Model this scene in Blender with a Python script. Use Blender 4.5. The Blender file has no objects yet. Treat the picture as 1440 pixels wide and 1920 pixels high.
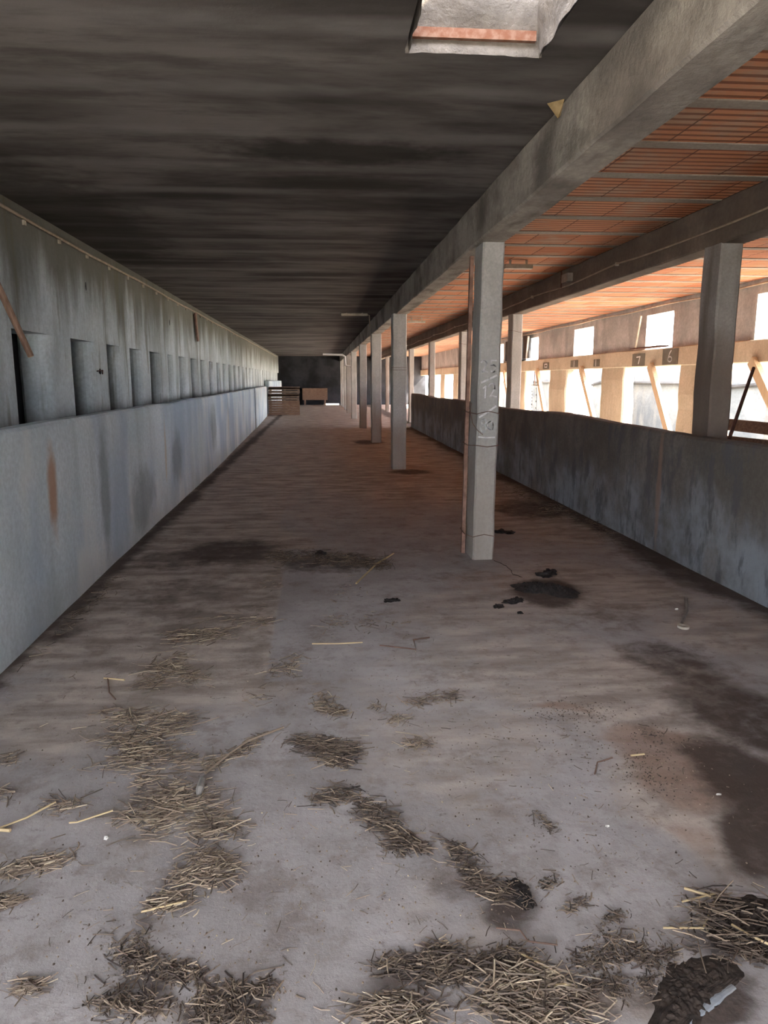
import bpy, bmesh, math, random
from mathutils import Vector, noise
random.seed(7)
C = bpy.context.scene.collection
PI = math.pi

# ------------------------------------------------------------------ camera
F_PX = 1400.0
TH = math.radians(10.045); PS = math.radians(4.904); H = 1.5
cam_d = bpy.data.cameras.new('camera'); cam = bpy.data.objects.new('camera', cam_d); C.objects.link(cam)
cam_d.sensor_fit = 'VERTICAL'; cam_d.sensor_height = 36.0; cam_d.lens = F_PX/1920*36.0
cam_d.clip_start = 0.05; cam_d.clip_end = 400
cam.location = (0, 0, H); cam.rotation_euler = (PI/2-TH, 0, -PS)
bpy.context.scene.camera = cam

# ------------------------------------------------------------------ light
W = bpy.data.worlds.new('world'); bpy.context.scene.world = W; W.use_nodes = True
bg = W.node_tree.nodes['Background']; bg.inputs[0].default_value = (0.86, 0.90, 1.0, 1); bg.inputs[1].default_value = 3.0
sd = bpy.data.lights.new('sun', 'SUN'); sd.energy = 13.0; sd.color = (1.0, 0.90, 0.74); sd.angle = math.radians(2.0)
sun = bpy.data.objects.new('sun', sd); C.objects.link(sun)
sun.rotation_euler = Vector((-0.75, 0.20, -0.78)).to_track_quat('-Z', 'Y').to_euler()
vs = bpy.context.scene.view_settings
vs.view_transform = 'Standard'; vs.look = 'None'; vs.gamma = 1; vs.use_curve_mapping = False
vs.exposure = 3.05

# ------------------------------------------------------------------ pixel -> world on a real plane (measuring the photograph)
FW = Vector((math.sin(PS)*math.cos(TH), math.cos(PS)*math.cos(TH), -math.sin(TH)))
RT = Vector((math.cos(PS), -math.sin(PS), 0)); UP = RT.cross(FW)
def ray(u, v): return FW + RT*((u-720)/F_PX) + UP*((960-v)/F_PX)
def onZ(u, v, z=0.0):
    r = ray(u, v); return r*((z-H)/r.z) + Vector((0, 0, H))
def onX(u, v, x):
    r = ray(u, v); return r*(x/r.x) + Vector((0, 0, H))
def onY(u, v, y):
    r = ray(u, v); return r*(y/r.y) + Vector((0, 0, H))

# ------------------------------------------------------------------ node helpers
class NT:
    def __init__(s, name):
        s.m = bpy.data.materials.new(name); s.m.use_nodes = True; s.t = s.m.node_tree
        s.b = s.t.nodes['Principled BSDF']; s.pos = s.n('ShaderNodeNewGeometry').outputs['Position']
    def n(s, k, **kw):
        x = s.t.nodes.new(k)
        for a, b in kw.items(): setattr(x, a, b)
        return x
    def put(s, sock, v):
        if isinstance(v, bpy.types.NodeSocket): s.t.links.new(v, sock)
        else: sock.default_value = v
    def math(s, op, a, b=0.0, c=None, clamp=False):
        x = s.n('ShaderNodeMath', operation=op); x.use_clamp = clamp
        s.put(x.inputs[0], a); s.put(x.inputs[1], b)
        if c is not None: s.put(x.inputs[2], c)
        return x.outputs[0]
    def scale(s, vec=(1, 1, 1), off=(0, 0, 0), src=None):
        x = s.n('ShaderNodeMapping'); x.vector_type = 'POINT'; s.put(x.inputs['Vector'], src or s.pos)
        x.inputs['Scale'].default_value = vec; x.inputs['Location'].default_value = off
        return x.outputs[0]
    def noise(s, vec, sc, det=4, rough=.55, dist=0.0):
        x = s.n('ShaderNodeTexNoise'); s.put(x.inputs['Vector'], vec); x.inputs['Scale'].default_value = sc
        x.inputs['Detail'].default_value = det; x.inputs['Roughness'].default_value = rough; x.inputs['Distortion'].default_value = dist
        return x.outputs[0]
    def rng(s, v, a, b, c=0.0, d=1.0):
        x = s.n('ShaderNodeMapRange'); x.interpolation_type = 'SMOOTHSTEP'; s.put(x.inputs[0], v)
        for i, q in enumerate((a, b, c, d)): s.put(x.inputs[i+1], q)
        return x.outputs[0]
    def mix(s, f, a, b, mode='MIX'):
        x = s.n('ShaderNodeMix', data_type='RGBA', blend_type=mode); s.put(x.inputs[0], f)
        for i, q in ((6, a), (7, b)):
            s.put(x.inputs[i], q if isinstance(q, bpy.types.NodeSocket) else (*q, 1) if len(q) == 3 else q)
        return x.outputs[2]
    def xyz(s):
        x = s.n('ShaderNodeSeparateXYZ'); s.put(x.inputs[0], s.pos); return x.outputs
    def spot(s, c, r, src=None, soft=.5):
        x = s.n('ShaderNodeVectorMath', operation='SUBTRACT'); s.put(x.inputs[0], src or s.pos); x.inputs[1].default_value = c
        y = s.n('ShaderNodeVectorMath', operation='DIVIDE'); s.put(y.inputs[0], x.outputs[0]); y.inputs[1].default_value = r
        z = s.n('ShaderNodeVectorMath', operation='LENGTH'); s.put(z.inputs[0], y.outputs[0])
        w = s.math('ADD', z.outputs['Value'], s.math('MULTIPLY', s.math('SUBTRACT', s.noise(s.pos, 6, 4), .5), .9))
        return s.rng(w, 1-soft, 1+soft*.4, 1, 0)
    def fin(s, col, rough=.9, bump=None, strength=.4, dist=.01, spec=.3):
        s.put(s.b.inputs['Base Color'], col if isinstance(col, bpy.types.NodeSocket) else (*col, 1)); s.put(s.b.inputs['Roughness'], rough)
        s.b.inputs['Specular IOR Level'].default_value = spec
        if bump is not None:
            x = s.n('ShaderNodeBump'); x.inputs['Strength'].default_value = strength; x.inputs['Distance'].default_value = dist
            s.put(x.inputs['Height'], bump); s.put(s.b.inputs['Normal'], x.outputs[0])
        return s.m

def concrete(name, a, b, c, streak=(3, 3, .5), sc=1.2, fine=40, bump=.5, dist=.01, off=(0, 0, 0), extra=None, lo=.35, hi=.68):
    t = NT(name); p = t.scale((1, 1, 1), off)
    big = t.noise(p, sc, 5, .6, .3); st = t.noise(t.scale(streak, off), 1.5, 5, .6); fn = t.noise(p, fine, 6, .7)
    col = t.mix(t.rng(big, lo, hi), a, b)
    col = t.mix(t.math('MULTIPLY', t.rng(st, .45, .75), .8), col, c)
    col = t.mix(t.rng(fn, .3, .7, .0, .35), col, tuple(x*.45 for x in a))
    if extra: col = extra(t, col)
    h = t.math('ADD', t.math('MULTIPLY', big, .6), t.math('MULTIPLY', fn, .5))
    return t.fin(col, .92, h, bump, dist, .15)

def plain(name, a, b, sc=8, rough=.8, st=(1, 1, 1), bump=.2, metallic=0.0, spec=.3):
    t = NT(name); f = t.noise(t.scale(st), sc, 5, .6); t.b.inputs['Metallic'].default_value = metallic
    return t.fin(t.mix(t.rng(f, .35, .68), a, b), rough, f, bump, .004, spec)

# left half wall: limewash over cement, blue-grey, streaked, one rust patch and a crack
def left_extra(t, col):
    st2 = t.noise(t.scale((1, .9, .35), (0, 3.1, 0)), 1.1, 3, .5)
    col = t.mix(t.rng(st2, .42, .62, 0, .65), col, (.34, .44, .56))
    st3 = t.noise(t.scale((1, 1.3, .7), (0, 9.1, 2)), 1.0, 4, .5)
    col = t.mix(t.rng(st3, .52, .66, 0, .6), col, (.78, .80, .78))
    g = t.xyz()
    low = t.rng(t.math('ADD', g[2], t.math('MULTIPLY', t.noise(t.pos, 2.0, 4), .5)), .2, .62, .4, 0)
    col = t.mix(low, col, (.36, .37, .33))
    f = t.spot((-1.68, 4.83, .80), (.4, .10, .30), soft=.6)
    col = t.mix(t.math('MULTIPLY', f, .8), col, (.46, .24, .12))
    for q in ((9.3, .55, .28, .35), (7.4, .35, .42, .34), (6.05, .62, .12, .52), (12.8, .75, .3, .45)):
        f = t.spot((-1.72, q[0], q[1]), (.5, q[2]*1.4, q[3]), soft=.6)
        col = t.mix(t.math('MULTIPLY', f, .55), col, (.15, .17, .18))
    for q in ((8.6, .4), (15.3, .5), (19, .4)):
        f = t.spot((-1.76, q[0], .7), (.4, .06, q[1]), soft=.6); col = t.mix(t.math('MULTIPLY', f, .5), col, (.5, .36, .2))
    return col
M = {}
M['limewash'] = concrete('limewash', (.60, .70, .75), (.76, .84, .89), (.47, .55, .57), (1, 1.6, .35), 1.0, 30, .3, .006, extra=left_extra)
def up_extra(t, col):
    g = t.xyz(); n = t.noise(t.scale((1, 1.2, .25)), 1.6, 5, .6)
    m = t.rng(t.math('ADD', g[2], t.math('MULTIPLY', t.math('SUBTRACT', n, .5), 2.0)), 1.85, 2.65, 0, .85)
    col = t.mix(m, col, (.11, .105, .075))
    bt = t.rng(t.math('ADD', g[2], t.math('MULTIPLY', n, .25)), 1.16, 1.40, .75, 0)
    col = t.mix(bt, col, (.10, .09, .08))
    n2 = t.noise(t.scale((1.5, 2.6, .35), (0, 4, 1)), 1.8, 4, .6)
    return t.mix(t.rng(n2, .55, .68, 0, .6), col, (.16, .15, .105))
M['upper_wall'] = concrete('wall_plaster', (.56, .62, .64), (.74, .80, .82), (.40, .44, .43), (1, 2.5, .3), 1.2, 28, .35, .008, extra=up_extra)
def right_extra(t, col):
    g = t.xyz(); n = t.noise(t.scale((1, 1.4, .8), (1, 1, 1)), 2.2, 5, .65)
    n4 = t.noise(t.scale((1, .8, .8), (1, 6, 1)), 1.6, 5, .65)
    m = t.rng(t.math('ADD', g[2], t.math('MULTIPLY', t.math('SUBTRACT', n, .5), 1.1)), .3, .75, .9, 0)
    col = t.mix(t.math('MULTIPLY', m, t.rng(n4, .36, .60, .1, .8)), col, (.33, .37, .42))
    n3 = t.noise(t.scale((1, 3.4, 1.2), (3, 1, 1)), 1.8, 5, .7)
    col = t.mix(t.rng(n3, .50, .64, 0, .8), col, (.11, .11, .12))
    f = t.spot((2.96, 6.25, .55), (.4, .05, .6), soft=.5)
    return t.mix(t.math('MULTIPLY', f, .6), col, (.33, .22, .16))
M['right_half'] = concrete('bare_cement', (.15, .135, .12), (.235, .215, .195), (.13, .125, .12), (1, 3.2, .5), 1.4, 34, .4, .008, extra=right_extra)
M['beam'] = concrete('formwork_concrete', (.27, .24, .215), (.48, .44, .39), (.11, .10, .09), (3.5, 1.1, 1.6), 1.1, 26, .9, .022, lo=.38, hi=.6)
M['beam_dark'] = concrete('sooty_concrete', (.17, .14, .115), (.25, .21, .175), (.12, .10, .09), (2, .8, 2), 1.4, 26, .6, .015)
def col_extra(t, col):
    g = t.xyz(); n = t.noise(t.pos, 3.0, 4)
    m = t.rng(t.math('ADD', g[2], t.math('MULTIPLY', n, .5)), .75, 1.35, .6, 0)
    return t.mix(m, col, (.31, .25, .20))
M['column'] = concrete('column_concrete', (.44, .43, .41), (.55, .54, .52), (.34, .33, .30), (5, 5, .6), 2.2, 45, .5, .008, extra=col_extra)
def big_extra(t, col):
    g = t.xyz(); n = t.noise(t.scale((1, 1, .4)), 3.0, 5, .6)
    return t.mix(t.rng(t.math('ADD', g[2], t.math('MULTIPLY', n, .7)), 1.9, 2.5, .8, 0), col, t.mix(n, (.10, .085, .075), (.26, .19, .14)))  # lower column painted darker: shade built into the brown colour
M['big_column'] = concrete('brown_column_painted_shade', (.30, .28, .26), (.40, .38, .36), (.17, .145, .125), (5, 5, .5), 2.2, 45, .5, .008, extra=big_extra)
M['cream'] = concrete('cream_plaster', (.50, .43, .33), (.60, .53, .42), (.42, .36, .27), (2, 2, .5), 1.5, 30, .3, .006)
M['outer_wall'] = concrete('outer_plaster', (.40, .42, .43), (.56, .57, .58), (.28, .29, .30), (2, 2, .6), 1.6, 22, .4, .01)
M['outside_wall'] = concrete('pale_outside_wall', (.10, .115, .135), (.17, .185, .205), (.22, .22, .22), (2, 2, .8), 1.2, 30, .3, .008)
M['ground'] = plain('sunlit_yard', (.42, .38, .32), (.55, .50, .42), 1.5, .95)
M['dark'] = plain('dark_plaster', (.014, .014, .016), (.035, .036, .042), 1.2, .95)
M['trough'] = plain('trough_dirt', (.07, .06, .05), (.12, .10, .08), 4, .95)
M['cable'] = plain('pale_cable', (.34, .27, .20), (.46, .38, .29), 10, .6)
M['rust'] = plain('rusty_steel', (.20, .115, .085), (.33, .20, .155), 14, .8)
M['rust_dark'] = plain('dark_rusted_steel', (.07, .035, .028), (.13, .06, .045), 14, .8)
M['wood'] = plain('bleached_wood', (.48, .36, .24), (.60, .46, .31), 6, .8, (8, 8, .8))
M['pole'] = plain('brown_pole', (.16, .095, .065), (.27, .17, .12), 6, .6, (6, 1, 1))
M['wood_brown'] = plain('weathered_board', (.17, .10, .07), (.28, .18, .12), 6, .85, (1, 6, 8))
M['pallet'] = plain('grey_pallet_wood', (.13, .095, .075), (.24, .18, .14), 5, .9, (1, 6, 6))
M['white_metal'] = plain('dusty_white_metal', (.42, .38, .30), (.56, .52, .43), 12, .6)
M['steel'] = plain('grey_steel', (.26, .24, .22), (.38, .35, .32), 12, .55, metallic=.5)
M['wire'] = plain('tie_wire', (.12, .07, .05), (.18, .11, .08), 12, .7)
M['chalk'] = plain('white_chalk_paint', (.62, .62, .63), (.80, .80, .80), 60, .95)
M['plate'] = plain('grey_number_paint', (.13, .12, .10), (.17, .155, .13), 8, .9)
M['foam'] = plain('yellowed_foam', (.22, .16, .08), (.32, .24, .13), 20, .9)
M['dung'] = plain('black_muck', (.012, .010, .010), (.035, .028, .025), 30, .8, bump=.8)
M['soil'] = plain('dark_soil', (.022, .016, .013), (.06, .043, .033), 40, .95, bump=.8)
M['chunk'] = plain('chipped_cement', (.25, .22, .21), (.42, .38, .36), 30, .9, bump=.5)
M['black'] = plain('black_plastic', (.012, .012, .013), (.03, .03, .032), 6, .6)
M['stone'] = plain('white_grit', (.45, .42, .38), (.6, .57, .52), 10, .9)

# straw: tone of its own per stem
def straw_mat(name, cols):
    t = NT(name); g = t.n('ShaderNodeNewGeometry'); r = t.n('ShaderNodeValToRGB'); e = r.color_ramp.elements
    e[0].position = 0; e[0].color = (*cols[0], 1); e[1].position = 1; e[1].color = (*cols[-1], 1)
    for i, c in enumerate(cols[1:-1]): x = e.new((i+1)/(len(cols)-1)); x.color = (*c, 1)
    t.put(r.inputs[0], g.outputs['Random Per Island']); return t.fin(r.outputs[0], .75, spec=.3)
M['straw'] = straw_mat('dry_straw', [(.06, .045, .035), (.15, .11, .08), (.32, .24, .17), (.10, .075, .06), (.52, .42, .29)])
M['straw_dark'] = straw_mat('rotted_straw', [(.03, .022, .018), (.07, .05, .038), (.17, .125, .09), (.05, .036, .03), (.38, .29, .20)])
M['straw_gold'] = straw_mat('golden_stem', [(.46, .34, .17), (.52, .40, .24)])

# plaster ceiling: sooty with paler lines where the joists run
JY0, JP = 3.98, .685
def mk_ceiling():
    t = NT('sooty_ceiling_plaster'); g = t.xyz()
    w = t.noise(t.scale((.8, 1.5, 1)), 1.2, 4, .6)
    y = t.math('ADD', g[1], t.math('MULTIPLY', t.math('SUBTRACT', w, .5), .16))
    f = t.math('FRACT', t.math('DIVIDE', t.math('SUBTRACT', y, JY0-JP/2), JP))
    line = t.rng(t.math('ABSOLUTE', t.math('SUBTRACT', f, .5)), .03, .20, 1, 0)
    big = t.noise(t.scale((.35, .9, 1)), 1.0, 5, .6, .4); mid = t.noise(t.scale((.6, 2.4, 1), (5, 2, 0)), 2.2, 5, .65); fn = t.noise(t.pos, 30, 5, .7)
    col = t.mix(t.rng(big, .34, .64), (.062, .056, .053), (.205, .188, .178))
    col = t.mix(t.rng(mid, .42, .68, 0, .6), col, (.055, .049, .045))
    col = t.mix(t.math('MULTIPLY', line, t.rng(w, .35, .6, .15, .6)), col, (.25, .235, .228))
    for c, r, k in (((.15, 5.0, 2.9), (.85, .28, .5), .85), ((.3, 5.7, 2.9), (.75, .22, .5), .5), ((-2.2, 7.5, 2.9), (.8, 2.6, .5), .6)):
        col = t.mix(t.math('MULTIPLY', t.spot(c, r, soft=.5), k), col, (.032, .029, .026))
    return t.fin(col, .95, t.math('ADD', t.math('MULTIPLY', mid, .5), t.math('MULTIPLY', fn, .35)), .4, .012, .1)
M['ceil'] = mk_ceiling()
def mk_tiles():
    t = NT('hollow_clay_pots'); g = t.xyz()
    fy = t.math('DIVIDE', t.math('SUBTRACT', g[1], JY0), JP); cy = t.math('FLOOR', fy)
    rib = t.math('ABSOLUTE', t.math('SUBTRACT', t.math('FRACT', t.math('MULTIPLY', fy, 8.0)), .5))
    groove = t.rng(rib, .27, .37)                                  # 1 in the groove
    xo = t.math('ADD', t.math('DIVIDE', g[0], .42), t.math('MULTIPLY', cy, .37)); cx = t.math('FLOOR', xo)
    joint = t.rng(t.math('ABSOLUTE', t.math('SUBTRACT', t.math('FRACT', xo), .5)), .482, .493)
    v = t.n('ShaderNodeCombineXYZ'); t.put(v.inputs[0], cx); t.put(v.inputs[1], cy)
    wn = t.n('ShaderNodeTexWhiteNoise'); wn.noise_dimensions = '2D'; t.put(wn.inputs['Vector'], v.outputs[0])
    col = t.mix(wn.outputs['Value'], (.52, .20, .10), (.68, .30, .16))
    dust = t.noise(t.pos, 2.2, 5, .65)
    col = t.mix(t.rng(dust, .46, .66, 0, .7), col, (.50, .37, .27))
    col = t.mix(t.math('MULTIPLY', groove, .75), col, (.17, .05, .028))
    col = t.mix(t.math('MULTIPLY', joint, .8), col, (.10, .045, .03))
    h = t.math('SUBTRACT', 1.0, t.math('MAXIMUM', groove, joint))
    return t.fin(col, .85, h, .8, .012, .2)
M['tiles'] = mk_tiles()
M['joist'] = concrete('joist_concrete', (.36, .31, .26), (.46, .41, .36), (.30, .26, .22), (1, 3, 1), 2, 40, .3, .006)

# floor: cement with colour of dirt and painted shade stored per vertex
def mk_floor():
    t = NT('dirty_cement_floor')
    a = t.n('ShaderNodeAttribute', attribute_name='dirt'); s = t.n('ShaderNodeSeparateColor'); t.put(s.inputs[0], a.outputs['Color'])
    R_, G_, B_ = s.outputs
    n1 = t.noise(t.pos, 1.6, 6, .65); n2 = t.noise(t.pos, 7, 6, .7, .3); n3 = t.noise(t.pos, 45, 6, .75); n5 = t.noise(t.scale((.7, 2.2, 1)), 3, 5, .6)
    col = t.mix(t.rng(n1, .35, .65), (.30, .268, .258), (.40, .365, .352))
    col = t.mix(t.rng(n2, .48, .68, 0, .45), col, (.22, .185, .165))
    br = t.math('ADD', R_, t.math('MULTIPLY', t.math('SUBTRACT', n2, .5), .9), clamp=True)
    col = t.mix(t.rng(br, .15, .85, 0, .92), col, t.mix(t.rng(n5, .35, .65), (.26, .21, .175), (.50, .42, .36)))
    rd = t.math('ADD', B_, t.math('MULTIPLY', t.math('SUBTRACT', n2, .5), .7), clamp=True)
    col = t.mix(t.rng(rd, .25, .8, 0, .6), col, (.27, .16, .11))
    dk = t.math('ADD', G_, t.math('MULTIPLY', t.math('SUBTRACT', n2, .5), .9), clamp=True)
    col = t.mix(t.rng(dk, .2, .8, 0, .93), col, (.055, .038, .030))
    col = t.mix(t.rng(n3, .60, .74, 0, .65), col, (.09, .072, .062))
    n6 = t.noise(t.scale((1, 1, 1), (4, 4, 0)), 16, 6, .8); col = t.mix(t.rng(n6, .56, .70, 0, .7), col, (.12, .095, .08))
    n7 = t.noise(t.scale((1, 1, 1), (9, 4, 0)), 3.2, 6, .75); col = t.mix(t.rng(n7, .50, .66, 0, .55), col, (.17, .13, .11))
    h = t.math('ADD', t.math('MULTIPLY', n2, .6), t.math('MULTIPLY', n3, .5))
    return t.fin(col, t.rng(n1, .3, .7, .75, .95), h, .45, .012, .25)
M['floor'] = mk_floor()

# ------------------------------------------------------------------ mesh helpers
class MB:
    def __init__(s): s.v = []; s.f = []
    def add(s, v, f):
        o = len(s.v); s.v += [tuple(p) for p in v]; s.f += [tuple(i+o for i in q) for q in f]; return s
    def box(s, x0, x1, y0, y1, z0, z1):
        v = [(x, y, z) for z in (z0, z1) for y in (y0, y1) for x in (x0, x1)]
        return s.add(v, [(0, 2, 3, 1), (4, 5, 7, 6), (0, 1, 5, 4), (2, 6, 7, 3), (0, 4, 6, 2), (1, 3, 7, 5)])
    def tube(s, pts, r, n=6):
        pts = [Vector(p) for p in pts]; rings = []
        for i, p in enumerate(pts):
            d = (pts[min(i+1, len(pts)-1)]-pts[max(i-1, 0)]).normalized()
            a = d.cross(Vector((0, 0, 1)));  a = a if a.length > .05 else d.cross(Vector((1, 0, 0))); a.normalize(); b = d.cross(a)
            rr = r[i] if isinstance(r, (list, tuple)) else r
            rings.append([p+(a*math.cos(2*PI*k/n)+b*math.sin(2*PI*k/n))*rr for k in range(n)])
        v = [q for R_ in rings for q in R_]; f = []
        for i in range(len(pts)-1):
            for k in range(n): f.append((i*n+k, i*n+(k+1) % n, (i+1)*n+(k+1) % n, (i+1)*n+k))
        f += [tuple(range(n))[::-1], tuple(range((len(pts)-1)*n, len(pts)*n))]
        return s.add(v, f)
    def bar(s, a, b, w, t, side=(1, 0, 0)):       # rectangular bar from a to b, w along side
        a, b = Vector(a), Vector(b); d = (b-a).normalized(); sx = Vector(side); sx = (sx-d*sx.dot(d)).normalized(); sy = d.cross(sx)
        v = [p+sx*i*w/2+sy*j*t/2 for p in (a, b) for i, j in ((-1, -1), (1, -1), (1, 1), (-1, 1))]
        return s.add(v, [(0, 1, 2, 3)[::-1], (4, 5, 6, 7), (0, 1, 5, 4), (1, 2, 6, 5), (2, 3, 7, 6), (3, 0, 4, 7)])
    def loft(s, x0, x1, y0, y1, zs, c=.012, j=.004, axis='z'):   # bevelled post / beam of wavering section
        n = len(zs); o = []
        for i, z in enumerate(zs):
            dx0, dx1, dy0, dy1 = [random.uniform(-j, j) for _ in range(4)]
            X0, X1, Y0, Y1 = x0+dx0, x1+dx1, y0+dy0, y1+dy1; k = [max(.003, c+random.uniform(-j, j)*.6) for _ in range(4)]
            ring = [(X0+k[0], Y0), (X1-k[1], Y0), (X1, Y0+k[1]), (X1, Y1-k[2]), (X1-k[2], Y1), (X0+k[3], Y1), (X0, Y1-k[3]), (X0, Y0+k[0])]
            o += [(a, b, z) if axis == 'z' else (a, z, b) for a, b in ring]
        f = [tuple(range(8))[::-1], tuple(range((n-1)*8, n*8))]
        for i in range(n-1):
            for k in range(8): f.append((i*8+k, i*8+(k+1) % 8, (i+1)*8+(k+1) % 8, (i+1)*8+k))
        if axis != 'z': f = [q[::-1] for q in f]
        return s.add(o, f)
    def lump(s, c, r, seed=0, n=2, amp=.35, fl=.0):
        bm = bmesh.new(); bmesh.ops.create_icosphere(bm, subdivisions=n, radius=1)
        o = Vector((seed*3.7, seed*1.3, seed*7.1)); v = []
        for q in bm.verts:
            k = 1+amp*noise.noise(q.co*1.7+o)+amp*.6*noise.noise(q.co*4.1+o)
            p = Vector((q.co.x*r[0]*k, q.co.y*r[1]*k, max(q.co.z, -fl if fl else -9)*r[2]*k)); v.append(p+Vector(c))
        f = [tuple(x.index for x in q.verts) for q in bm.faces]; bm.free(); return s.add(v, f)
    def build(s, name, mat, parent=None, loc=None, smooth=False):
        me = bpy.data.meshes.new(name); vv = s.v
        if loc is not None: L = Vector(loc); vv = [tuple(Vector(p)-L) for p in s.v]
        me.from_pydata(vv, [], s.f); me.update(); me.materials.append(M[mat] if isinstance(mat, str) else mat)
        if smooth: me.polygons.foreach_set('use_smooth', [True]*len(me.polygons))
        o = bpy.data.objects.new(name, me); C.objects.link(o)
        if loc is not None: o.location = loc
        if parent: o.parent = parent; o.location = Vector(o.location)-Vector(parent.location) if loc is not None else -Vector(parent.location)
        return o
def struct(o): o['kind'] = 'structure'; return o
def tag(o, label, cat, group=None, kind=None):
    o['label'] = label; o['category'] = cat
    if group: o['group'] = group
    if kind: o['kind'] = kind
    return o
def empty(name, loc):
    o = bpy.data.objects.new(name, None); o.location = loc; C.objects.link(o); return o
def frange(a, b, n): return [a+(b-a)*i/(n-1) for i in range(n)]

# ------------------------------------------------------------------ setting: floor
YF = 46.0; YB = -1.6; CEIL = 2.9
def blob(x, y, c, r, p=1.0):
    d = math.hypot((x-c[0])/r[0], (y-c[1])/r[1]); return max(0, min(1, (1.25-d)/.7))*p
def pxblob(u, v, ru, rv):                     # a stain or painted shade patch measured in the photograph, turned into floor metres
    c = onZ(u, v); return (c.x, c.y), (abs(onZ(u+ru, v).x-onZ(u-ru, v).x)/2, abs(onZ(u, max(v-rv, 730)).y-onZ(u, v+rv).y)/2)
BR = [(pxblob(330, 1250, 300, 90), .9), (pxblob(480, 1130, 190, 80), .8), (pxblob(120, 1340, 180, 90), .75), (pxblob(420, 1030, 200, 60), .9),
      (pxblob(1000, 960, 160, 60), .8), (pxblob(800, 900, 300, 45), .85), (pxblob(1200, 1300, 220, 120), .8), (pxblob(1000, 1250, 260, 110), .62), (pxblob(900, 1150, 200, 60), .6), (pxblob(760, 1390, 160, 90), .45),
      (pxblob(1300, 1500, 200, 120), .9), (pxblob(1100, 1100, 250, 60), .75), (pxblob(700, 1250, 160, 90), .4), (pxblob(600, 850, 200, 60), .75),
      (pxblob(1150, 1850, 260, 60), .6), (pxblob(850, 1700, 160, 120), .35), (pxblob(320, 1500, 120, 110), .45), (pxblob(900, 1420, 200, 120), .55),
      (pxblob(400, 1880, 200, 40), .4), (pxblob(1350, 1180, 160, 60), .6)]
MUCK_AND_SHADE = [(pxblob(1420, 1470, 120, 130), .95), (pxblob(1260, 1250, 110, 70), .6), (pxblob(430, 1035, 120, 28), .75), (pxblob(320, 1050, 100, 28), .55),  # muck patches, plus shade painted onto the lower right floor
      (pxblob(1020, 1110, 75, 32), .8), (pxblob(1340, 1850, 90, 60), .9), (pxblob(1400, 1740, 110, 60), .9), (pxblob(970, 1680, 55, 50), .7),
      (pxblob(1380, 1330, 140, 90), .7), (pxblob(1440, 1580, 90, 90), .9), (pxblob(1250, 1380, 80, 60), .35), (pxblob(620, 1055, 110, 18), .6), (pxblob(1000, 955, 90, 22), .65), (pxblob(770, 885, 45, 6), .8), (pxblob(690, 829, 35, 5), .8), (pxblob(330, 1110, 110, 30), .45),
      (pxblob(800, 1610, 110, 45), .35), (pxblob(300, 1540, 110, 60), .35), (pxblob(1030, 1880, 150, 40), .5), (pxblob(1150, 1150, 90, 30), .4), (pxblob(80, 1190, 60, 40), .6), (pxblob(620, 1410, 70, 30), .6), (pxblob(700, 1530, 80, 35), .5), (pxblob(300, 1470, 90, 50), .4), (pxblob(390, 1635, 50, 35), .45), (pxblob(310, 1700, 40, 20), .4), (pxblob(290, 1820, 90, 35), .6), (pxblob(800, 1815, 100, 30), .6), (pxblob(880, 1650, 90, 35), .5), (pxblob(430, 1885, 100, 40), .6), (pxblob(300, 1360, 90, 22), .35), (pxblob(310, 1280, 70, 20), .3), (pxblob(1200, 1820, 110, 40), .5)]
RD = [(pxblob(1240, 1400, 130, 60), .9), (pxblob(1290, 1470, 110, 55), .9), (pxblob(1060, 1325, 80, 14), .7), (pxblob(900, 1090, 110, 30), .5), (pxblob(1050, 1010, 150, 30), .4),
      (pxblob(800, 890, 120, 25), .5), (pxblob(1300, 1560, 60, 40), .6)]
LT = [(pxblob(600, 1150, 75, 90), .9), (pxblob(520, 1420, 160, 60), .5), (pxblob(1180, 1600, 120, 80), .8), (pxblob(1060, 1480, 150, 50), .5), (pxblob(560, 1650, 140, 100), .5)]
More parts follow.
